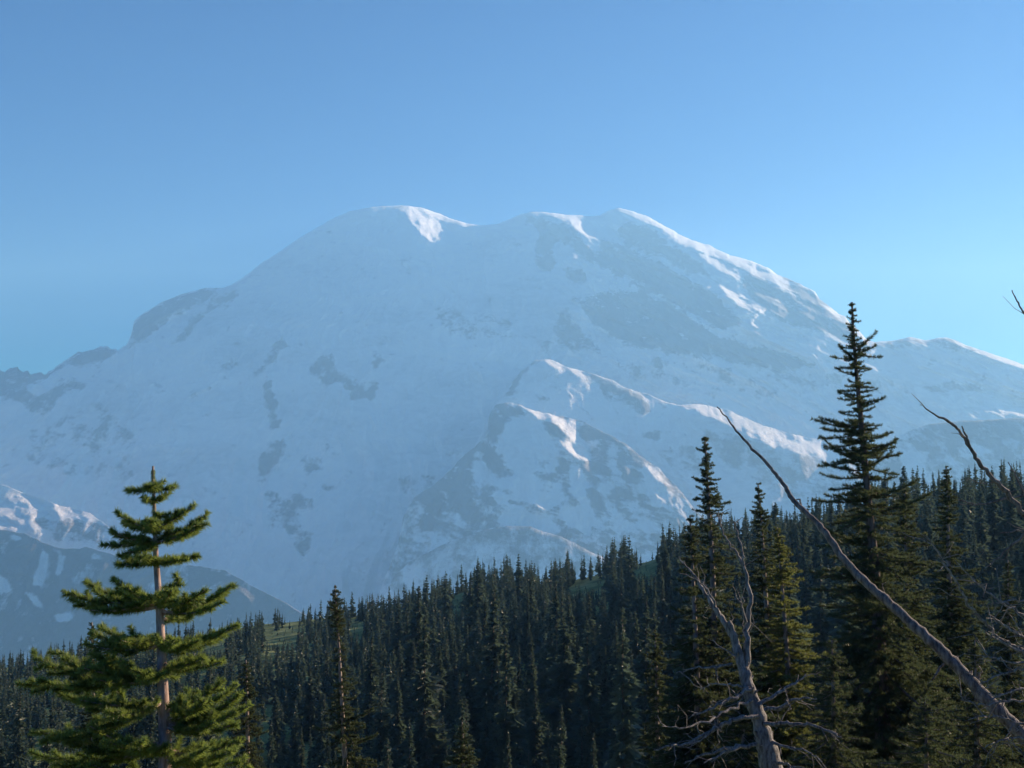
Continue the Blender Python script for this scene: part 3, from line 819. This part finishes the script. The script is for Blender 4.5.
def spire(seed, path, y, prof, label, foliage=None, bark=None, nd=0.09, gap=0.155, per=6, droop=-0.05, group=None, dens=1.0, trunk_bare=(), skew=1.0, wid=None, extra=()):
    """a fir whose trunk follows a pixel polyline and whose half width follows (v, left, right) stations"""
    foliage = foliage or M_FIR; bark = bark or M_BARK
    F = Fir(seed); rng = F.rng
    pts, rad = trunk_path(path, y)
    bx, by = pts[-1][0], y
    gz = float(ground_z(bx, by))
    if pts[-1][2] > gz:
        pts = np.vstack([pts, [bx, by, gz - 0.2]]); rad = np.append(rad, rad[-1] * 1.2)
    base = np.array([bx, by, gz])
    F.wood.append(tube(pts - base, np.maximum(rad * 0.8, 0.006), 8))
    px = y / F_PX
    pv = np.array([p[1] for p in path], float); pu = np.array([p[0] for p in path], float)
    st = np.array(prof, float)
    w = wid if wid else 0.00055 * y
    v = st[0, 0]
    ang = rng.random() * 6.28
    topv = path[0][1]
    F.needles([pts[0] - base, pts[1] - base], 260 * dens, nd * 0.6, w, tipward=1.0)
    while v < st[-1, 0]:
        l = np.interp(v, st[:, 0], st[:, 1]); r = np.interp(v, st[:, 0], st[:, 2])
        n = per if max(l, r) > 8 else 4
        for k in range(n):
            ang += 2 * math.pi / n + rng.normal(0, 0.25)
            c, s_ = math.cos(ang), math.sin(ang)
            hw = (r if c > 0 else l) * px
            hw2 = 0.5 * (l + r) * px
            Rr = abs(c) * hw + (1 - abs(c)) * hw2
            Rr *= rng.uniform(0.45, 1.25) * (1 + 0.12 * math.sin(v * 0.19 + seed) * (1 if c > 0 else -1))
            if Rr < nd: Rr = nd
            if hw2 > 0.3 and rng.random() < 0.12: continue
            bare = any(a <= v <= b for a, b in trunk_bare)
            if bare and rng.random() < 0.55 and s_ < -0.5: continue
            u0 = float(np.interp(v, pv, pu)); vv = v + rng.normal(0, 2.0)
            p0 = np.array(tuple(at(u0, vv, y))) - base
            f = (v - topv) / max(1.0, (st[-1, 0] - topv))
            dz = (0.22 - 0.45 * min(1, f * 1.6) + droop + rng.normal(0, 0.16)) * Rr
            tip = p0 + np.array([c * Rr, s_ * Rr, dz + (0.10 * Rr if rng.random() < 0.3 else 0)])
            F.bough(p0, tip, nd * (0.6 + 0.4 * min(1, Rr)), 340 * dens, w, sub=0.34, twig_gap=0.13 + 0.05 * Rr, sag=0.10, r0=0.006 + 0.012 * Rr, flat=0.07, start=0.06, dens2=1.0)
        v += gap / px * (0.5 + 0.5 * min(1, (v - topv) / 70.0)) * rng.uniform(0.8, 1.2)
    for (v0, tu, tv, dy) in extra:
        u0 = float(np.interp(v0, pv, pu))
        p0 = np.array(tuple(at(u0, v0, y))) - base; tip = np.array(tuple(at(tu, tv, y + dy))) - base
        F.bough(p0, tip, nd, 380 * dens, w, sub=0.26, twig_gap=0.15, sag=0.12, r0=0.02, flat=0.07, start=0.15)
    e = F.build('fir_tree', tuple(base), foliage, bark)
    tag(e, label, 'tree', group)
    return e

G1 = 'near firs on the right'
spire(21, [(335, 585, 1.5), (336, 610, 2.5), (339, 650, 3.5), (341, 690, 4.5), (344, 740, 6), (346, 790, 8)], 34,
      [(590, 4, 4), (605, 8, 9), (630, 8, 9), (645, 6, 7), (660, 9, 8), (690, 11, 14), (705, 13, 19), (720, 15, 22), (740, 18, 24), (800, 26, 32)],
      'slim fir with a pale sunlit trunk standing apart before the forest', trunk_bare=[(640, 700), (740, 768)], extra=[(728, 312, 728, 0), (745, 376, 735, 0), (722, 374, 708, .3)])
spire(22, [(462, 722, 1.5), (463, 745, 3), (464, 790, 6)], 40, [(726, 3, 3), (740, 9, 9), (768, 17, 18), (820, 26, 28)],
      'small fir top poking up at the bottom edge below the middle forest')
spire(23, [(655, 630, 1.5), (656, 660, 3), (657, 720, 5), (658, 800, 8)], 36, [(634, 4, 4), (650, 8, 8), (680, 13, 13), (720, 17, 16), (800, 24, 22)],
      'small dark fir at the left edge of the right-hand group of trees')
spire(24, [(92, 622, 1.5), (92, 660, 3), (93, 700, 5), (94, 790, 8)], 60, [(626, 3, 3), (650, 7, 7), (700, 12, 12), (800, 20, 20)],
      'small dark fir rising behind the left boughs of the young bright fir')
spire(25, [(246, 660, 1.5), (247, 700, 4), (248, 800, 8)], 38, [(664, 3, 3), (690, 10, 10), (730, 17, 16), (800, 26, 24)],
      'dark fir just right of the young bright fir, mostly behind its lower boughs')
# right-hand group
spire(31, [(705, 437, 2), (706, 460, 3), (708, 500, 4.5), (712, 560, 6.5), (714, 620, 8), (716, 700, 10), (717, 800, 12)], 28,
      [(440, 3, 3), (455, 7, 7), (475, 10, 9), (490, 16, 12), (505, 12, 22), (520, 20, 18), (540, 24, 26), (560, 26, 30), (600, 32, 36), (650, 40, 44), (700, 52, 54), (800, 68, 70)],
      'tall slender fir with a narrow pointed top left of the leaning dead trunk', group=G1, trunk_bare=[(540, 620)])
spire(32, [(711, 441, 1.5), (711, 460, 2.5), (711, 500, 3.5), (712, 540, 3)], 28.4, [(444, 3, 3), (460, 5, 5), (500, 7, 8), (538, 8, 8)],
      'thin second leader close beside the tall slender fir top', group=G1) if False else None
spire(33, [(690, 515, 1.5), (691, 540, 3), (694, 600, 5), (697, 680, 8), (699, 800, 10)], 27, [(520, 4, 4), (540, 10, 9), (560, 14, 12), (590, 20, 16), (640, 32, 26), (700, 42, 36), (800, 58, 50)],
      'shorter fir whose trunk shows in pale stretches behind the forked grey snag', group=G1, trunk_bare=[(600, 660)])
spire(34, [(758, 485, 1.5), (760, 510, 2.5), (763, 550, 4), (767, 620, 6), (770, 700, 9), (772, 800, 11)], 31,
      [(488, 3, 3), (510, 8, 8), (520, 11, 9), (535, 8, 12), (560, 14, 20), (600, 20, 26), (650, 28, 34), (700, 40, 44), (800, 60, 60)],
      'fir with a thin pointed top standing just right of the grey snag', group=G1, trunk_bare=[(540, 600)])
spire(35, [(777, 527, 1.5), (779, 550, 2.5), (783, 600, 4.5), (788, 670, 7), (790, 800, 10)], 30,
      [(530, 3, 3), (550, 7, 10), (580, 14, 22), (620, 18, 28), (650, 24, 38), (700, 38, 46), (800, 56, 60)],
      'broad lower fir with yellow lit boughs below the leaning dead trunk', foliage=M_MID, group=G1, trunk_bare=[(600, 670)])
spire(36, [(852, 302, 2), (853, 330, 3.5), (857, 380, 5), (862, 430, 7), (868, 500, 9), (874, 560, 12), (880, 650, 16), (884, 800, 20)], 24,
      [(308, 2, 2), (318, 7, 6), (330, 8, 7), (338, 8, 10), (346, 16, 16), (354, 20, 22), (362, 20, 14), (370, 13, 18), (380, 18, 14), (392, 16, 18), (400, 18, 12), (410, 16, 24), (418, 30, 16), (428, 40, 18), (438, 38, 34), (450, 36, 42), (462, 42, 44), (472, 38, 34), (485, 46, 24),
       (495, 52, 30), (510, 44, 40), (530, 40, 40), (560, 52, 44), (580, 58, 48), (600, 52, 50), (650, 78, 74), (700, 90, 96), (800, 120, 120)],
      'tallest fir, its ragged dark spire rising against the snow behind the leaning trunk', nd=0.085, gap=0.165, per=6, group=G1, bark=M_FIRD, trunk_bare=[(500, 545)],
      extra=[(352, 874, 334, 0), (354, 876, 345, .2), (360, 838, 344, .1), (395, 838, 392, 0), (403, 884, 398, 0), (430, 820, 428, 0), (425, 822, 418, -.2), (450, 824, 446, .2), (470, 822, 462, -.2), (458, 898, 438, 0), (468, 892, 452, .2), (440, 893, 432, .2), (448, 896, 442, -.2), (500, 812, 500, 0), (498, 920, 478, .2), (512, 932, 492, 0), (545, 812, 520, .3), (580, 810, 572, -.2)])
spire(37, [(905, 488, 1.5), (905, 520, 3), (906, 580, 5), (908, 680, 8), (910, 800, 10)], 26, [(492, 4, 4), (510, 10, 12), (540, 16, 20), (580, 22, 26), (640, 34, 36), (700, 44, 48), (800, 60, 60)],
      'dense fir with a blunt top tucked right of the tallest fir', group=G1)
spire(38, [(946, 466, 1.5), (947, 490, 3), (948, 540, 5), (950, 620, 8), (952, 800, 12)], 36, [(470, 3, 3), (490, 8, 8), (520, 12, 12), (560, 19, 20), (600, 26, 30), (660, 36, 40), (720, 48, 50), (800, 60, 60)],
      'hazy mid-distance fir seen between the tallest fir and the upper dead branch', group=G1)
spire(39, [(1008, 560, 1.5), (1008, 600, 3), (1009, 680, 6), (1010, 800, 9)], 40, [(564, 3, 3), (590, 8, 8), (630, 14, 14), (680, 22, 22), (800, 38, 38)],
      'small fir at the right edge behind the tangle of dead branches', group=G1)
spire(40, [(975, 640, 1.5), (976, 680, 4), (978, 800, 9)], 20, [(645, 5, 5), (670, 16, 16), (700, 28, 30), (740, 42, 44), (820, 66, 66)],
      'low fir with olive boughs under the lower end of the leaning trunk', group=G1, foliage=M_FIR)
spire(41, [(832, 640, 1.5), (833, 680, 4), (834, 800, 9)], 21, [(644, 5, 5), (670, 18, 16), (700, 32, 28), (740, 44, 40), (820, 66, 62)],
      'low bushy fir filling the gap between the grey snag and the tallest fir', group=G1)
spire(42, [(925, 700, 1.5), (926, 740, 4), (927, 800, 8)], 18, [(703, 6, 6), (720, 22, 22), (750, 38, 40), (830, 64, 64)],
      'lowest small fir top at the bottom edge right of the tallest fir', group=G1)
spire(43, [(742, 690, 1.5), (743, 730, 4), (744, 800, 8)], 22, [(694, 6, 6), (710, 20, 20), (750, 36, 36), (820, 56, 56)],
      'low dark fir at the bottom edge behind the base of the grey snag', group=G1)
# ------------------------------------------------------------------ dead trees
def wobble(pts, amt, seed, n=4):
    """denser polyline with small natural kinks"""
    pts = np.asarray(pts, float)
    rng = np.random.default_rng(seed)
    out = []
    for a, b in zip(pts[:-1], pts[1:]):
        L = np.linalg.norm(b[:3] - a[:3])
        for k in range(n):
            p = a + (b - a) * k / n
            if k: p[:3] += rng.normal(0, amt * L, 3)
            out.append(p)
    out.append(pts[-1])
    return np.array(out)

def limb(path, y, yt=None, seed=0, amt=0.02, ns=8, n=4):
    pts, rad = trunk_path(path, y, yt)
    q = wobble(np.hstack([pts, rad[:, None]]), amt, seed, n)
    rg = np.random.default_rng(seed + 1)
    r = np.maximum(q[:, 3], 0.004) * rg.uniform(0.9, 1.12, len(q))
    return q[:, :3], r, ns

def dead_tree(name, label, base_px, y, limbs, mat, group=None, stubs=()):
    """limbs: (kind, path, y0, y1, seed); the first one is the trunk"""
    p = at(*base_px, y)
    gz = float(ground_z(p.x, p.y)); base = np.array([p.x, p.y, gz])
    e = empty(name, tuple(base))
    for k, (kind, path, y0, y1, seed) in enumerate(limbs):
        pts, r, ns = limb(path, y0, y1, seed, 0.036 if k else 0.02, 10 if k == 0 else 7, 5)
        if k == 0:
            end = pts[-1] if pts[-1][2] < pts[0][2] else pts[0]
            low = np.array([[base[0], base[1], gz - 0.3]])
            pts = np.vstack([pts, low]); r = np.append(r, r[-1] * 1.25)
        r = r * ((0.56 if k == 0 else 0.56) if mat is M_DEAD else (0.50 if k == 0 else 0.58))
        parts = [tube(pts - base, r, ns)]
        rg = np.random.default_rng(seed + 50)
        if k:                                              # brittle twigs along the limb
            seg = np.linalg.norm(np.diff(pts, axis=0), axis=1).sum()
            for j in range(int(3 + seg * 5) if mat is M_DEAD else int(1 + seg * 0.8)):
                i = int(rg.integers(1, len(pts) - 1)); i2 = min(i + 1, len(pts) - 1)
                ax = pts[i] - pts[i2]; ax /= np.linalg.norm(ax) + 1e-9
                d = ax * rg.uniform(0.2, 0.9) + rg.normal(0, 0.6, 3); d /= np.linalg.norm(d)
                l = rg.uniform(0.08, 0.42) * min(1.0, 0.5 + seg * 0.4)
                q = np.stack([pts[i] - base, pts[i] - base + d * l * 0.4 + rg.normal(0, 0.05, 3) * l, pts[i] - base + d * l * 0.75 + rg.normal(0, 0.08, 3) * l, pts[i] - base + d * l + rg.normal(0, 0.14, 3) * l])
                parts.append(tube(q, np.array([0.006, 0.0045, 0.0035, 0.002]) * rg.uniform(0.7, 1.2), 4))
        if k == 0:
            for j in range(int(len(pts) * 0.5)):       # broken knots
                i = int(rg.integers(2, max(3, len(pts) - 3)))
                d = rg.normal(0, 1, 3); d /= np.linalg.norm(d)
                l = r[i] * rg.uniform(1.1, 1.9)
                parts.append(tube(np.stack([pts[i] - base, pts[i] - base + d * l * 0.6, pts[i] - base + d * l + [0, 0, 0.3 * l]]), [r[i] * 0.4, r[i] * 0.26, r[i] * 0.12], 5))
        v, f = merge_meshes(parts)
        mesh_np(kind, v, f, mat, True, e)
    tag(e, label, 'dead tree', group)
    return e

# long leaning trunk that crosses the right-hand firs
dead_tree('dead_tree', 'long leaning dead trunk with a bare curved tip crossing in front of the firs', (1080, 790), 13.5, [
    ('trunk', [(717, 407, 2), (728, 419, 3), (736, 431, 4), (750, 446, 5), (765, 461, 6), (776, 474, 7), (785, 486, 8), (790, 496, 9), (800, 507, 10), (815, 521, 11.5), (826, 533, 13), (840, 555, 14), (856, 573, 16), (872, 588, 17),
               (888, 602, 18), (905, 618, 19), (925, 636, 21), (945, 654, 23), (965, 675, 25), (985, 697, 27), (1005, 718, 29), (1030, 742, 31), (1080, 790, 34)], 15.5, 13.5, 3),
    ('branch', [(795, 500, 2), (800, 499, 2.5), (806, 513, 4)][:2] + [(804, 512, 4)], 15.0, 15.0, 5),
    ('branch', [(882, 583, 1), (884, 592, 2.5), (889, 602, 4)], 14.4, 14.5, 7),
    ('branch', [(940, 670, 2), (932, 680, 3), (945, 658, 5)][:2] + [(946, 660, 5)], 14.1, 14.2, 8),
    ('branch', [(978, 664, 2), (982, 672, 3), (975, 684, 5)], 13.8, 14.0, 9),
], M_DEADD)

# forked grey snag
dead_tree('dead_tree', 'forked grey snag with pale bare side branches in front of the firs', (778, 800), 12, [
    ('trunk', [(728, 622, 11), (736, 645, 14), (741, 662, 17), (746, 680, 21), (752, 700, 25), (760, 722, 28), (766, 745, 33), (772, 768, 38), (780, 810, 44)], 12.2, 12, 13),
    ('branch', [(680, 560, 2), (688, 568, 3.5), (697, 579, 5), (704, 592, 6), (712, 605, 8), (722, 618, 10), (732, 636, 11)], 12.6, 12.2, 14),
    ('branch', [(695, 578, 2), (704, 586, 3), (712, 598, 4), (720, 616, 5)], 12.2, 12.15, 15),
    ('branch', [(718, 512, 1.5), (720, 525, 2.5), (727, 540, 3.5), (738, 556, 4.5), (745, 570, 5.5), (749, 590, 7), (748, 620, 9), (747, 650, 11), (746, 680, 13)], 12.6, 12.1, 16),
    ('branch', [(733, 520, 1.5), (738, 534, 2.5), (742, 550, 3.5), (744, 566, 4)], 12.4, 12.3, 17),
    ('branch', [(735, 594, 2), (741, 606, 3.5), (746, 622, 5)], 12.0, 12.1, 18),
    ('branch', [(676, 673, 2), (695, 668, 3), (712, 667, 4), (732, 664, 5)], 11.8, 12.1, 19),
    ('branch', [(692, 716, 2), (710, 709, 4), (730, 698, 5.5), (751, 690, 7)], 11.6, 12.0, 20),
    ('branch', [(806, 674, 2), (795, 684, 4), (780, 692, 5.5), (764, 701, 7), (758, 706, 8)], 12.3, 12.0, 21),
    ('branch', [(817, 699, 2), (805, 698, 3.5), (792, 700, 5), (780, 708, 6), (764, 710, 7)], 11.7, 12.0, 22),
    ('branch', [(842, 738, 3), (832, 732, 4.5), (815, 726, 5), (798, 724, 6), (780, 723, 7), (764, 724, 8)], 11.5, 12.0, 23),
    ('branch', [(654, 750, 2.5), (670, 746, 4), (688, 744, 5), (705, 734, 6), (722, 724, 7), (740, 718, 8), (758, 716, 9)], 11.4, 12.0, 24),
    ('branch', [(688, 748, 2), (702, 739, 3), (716, 728, 4), (726, 722, 5)], 11.6, 11.7, 25),
    ('branch', [(684, 764, 2.5), (705, 754, 4), (728, 748, 6), (756, 744, 8)], 11.5, 12.0, 26),
    ('branch', [(704, 763, 2), (720, 755, 4), (740, 746, 6)], 11.4, 11.7, 27),
    ('branch', [(800, 776, 2), (790, 766, 4), (775, 762, 7)], 11.5, 12.0, 28),
    ('branch', [(662, 726, 1.5), (684, 728, 3), (704, 722, 4), (726, 712, 5), (752, 700, 6)], 11.2, 12.0, 29),
    ('branch', [(822, 762, 2), (808, 752, 3), (794, 748, 4), (772, 742, 6)], 11.4, 12.0, 30),
    ('branch', [(700, 690, 1.5), (714, 684, 2.5), (730, 684, 3.5), (750, 688, 5)], 12.5, 12.0, 31),
    ('branch', [(712, 640, 1.2), (722, 648, 2), (736, 656, 3.5)], 12.4, 12.1, 32),
], M_DEAD)

# dead tree beyond the right edge: only its branches reach into the picture
dead_tree('dead_tree', 'dead tree at the right edge whose dark upper branches reach in against the snow', (1150, 800), 12, [
    ('trunk', [(1120, 280, 10), (1125, 400, 22), (1132, 540, 34), (1140, 700, 44), (1150, 820, 52)], 12.6, 12, 33),
    ('branch', [(920, 405, 1.5), (934, 414, 3), (949, 422, 4.5), (959, 430, 5), (966, 440, 5.5), (975, 458, 6.5), (988, 473, 7.5), (1003, 489, 8.5), (1024, 514, 10), (1060, 548, 14), (1130, 610, 20)], 11.8, 12.1, 34),
    ('branch', [(962, 426, 2), (965, 434, 3.5), (970, 446, 4.5)], 11.8, 11.85, 35),
    ('branch', [(1012, 290, 1.5), (1017, 301, 2.5), (1024, 313, 3.5), (1045, 330, 6), (1118, 380, 12)], 12.2, 12.4, 36),
    ('branch', [(1008, 462, 1.5), (1015, 475, 2.5), (1024, 494, 4), (1060, 540, 7), (1128, 590, 10)], 12.2, 12.1, 37),
    ('branch', [(958, 500, 1.5), (975, 505, 3), (1000, 500, 3), (1024, 495, 4), (1060, 500, 6), (1128, 520, 10)], 12.6, 12.3, 38),
    ('branch', [(1000, 533, 1.5), (1012, 532, 3), (1030, 530, 4), (1130, 560, 9)], 12.0, 12.1, 39),
    ('branch', [(985, 568, 1.5), (998, 558, 2.5), (1012, 545, 4), (1028, 532, 5), (1060, 540, 7), (1130, 580, 11)], 12.4, 12.2, 40),
], M_DEADD)
dead_tree('dead_tree', 'grey bare branches sweeping in low from the right edge', (1110, 800), 11, [
    ('trunk', [(1085, 560, 8), (1090, 640, 18), (1098, 720, 28), (1110, 820, 36)], 11.3, 11, 43),
    ('branch', [(925, 535, 1.5), (933, 545, 2.5), (942, 559, 3.5), (952, 576, 4), (962, 592, 4.5), (970, 608, 5), (985, 622, 5.5), (996, 636, 6), (1010, 645, 6.5), (1030, 652, 8), (1090, 690, 14)], 10.6, 11.1, 44),
    ('branch', [(988, 614, 2), (1000, 622, 4), (1014, 632, 5), (1030, 640, 6), (1088, 670, 10)], 10.8, 11.1, 45),
    ('branch', [(985, 632, 2), (1000, 641, 4), (1016, 650, 5), (1035, 655, 6), (1090, 680, 10)], 10.7, 11.1, 46),
    ('branch', [(1000, 602, 2), (1012, 600, 3), (1030, 603, 4), (1088, 620, 8)], 11.1, 11.2, 47),
    ('branch', [(980, 684, 2), (995, 676, 3), (1010, 672, 4), (1030, 668, 5), (1094, 690, 9)], 10.9, 11.1, 48),
    ('branch', [(990, 700, 2), (1005, 694, 3), (1018, 690, 4), (1032, 690, 5), (1096, 710, 9)], 10.8, 11.1, 49),
    ('branch', [(955, 560, 1.2), (968, 574, 2), (984, 590, 3), (1004, 604, 4), (1030, 618, 5), (1088, 640, 9)], 10.9, 11.1, 51),
    ('branch', [(975, 655, 1.2), (990, 658, 2.5), (1008, 662, 3.5), (1030, 664, 5), (1092, 690, 9)], 10.6, 11.1, 52),
    ('branch', [(968, 720, 1.5), (984, 716, 3), (1002, 718, 4), (1030, 724, 5), (1098, 750, 9)], 10.8, 11.1, 53),
    ('branch', [(985, 748, 1.5), (1000, 740, 3), (1016, 738, 4), (1034, 742, 5), (1100, 765, 9)], 10.7, 11.1, 54),
    ('branch', [(960, 700, 1.5), (975, 703, 2.5), (990, 705, 3.5), (1010, 700, 4), (1034, 702, 5), (1098, 730, 8)], 10.7, 11.1, 50),
], M_DEAD)
# ------------------------------------------------------------------ the air
def build_haze():
    x0, x1, y0_, y1_, z0, z1 = -8500, 8500, -120, 15500, -1402, 2560
    v = np.array([(x, y, z) for x in (x0, x1) for y in (y0_, y1_) for z in (z0, z1)], float)
    f = np.array([(0, 1, 3, 2), (4, 6, 7, 5), (0, 4, 5, 1), (2, 3, 7, 6), (0, 2, 6, 4), (1, 5, 7, 3)])
    m = bpy.data.materials.new('haze_air'); m.use_nodes = True
    nt = m.node_tree; nt.nodes.clear()
    out = nt.nodes.new('ShaderNodeOutputMaterial'); pv = nt.nodes.new('ShaderNodeVolumePrincipled')
    pv.inputs['Color'].default_value = (*HAZE_COLOR, 1)
    pv.inputs['Density'].default_value = HAZE_DENSITY
    pv.inputs['Anisotropy'].default_value = HAZE_ANISO
    pv.inputs['Absorption Color'].default_value = (*HAZE_ABS, 1)
    nt.links.new(pv.outputs[0], out.inputs['Volume'])
    o = mesh_np('haze', v, f, m, False)
    o['kind'] = 'stuff'
    return o
build_haze()
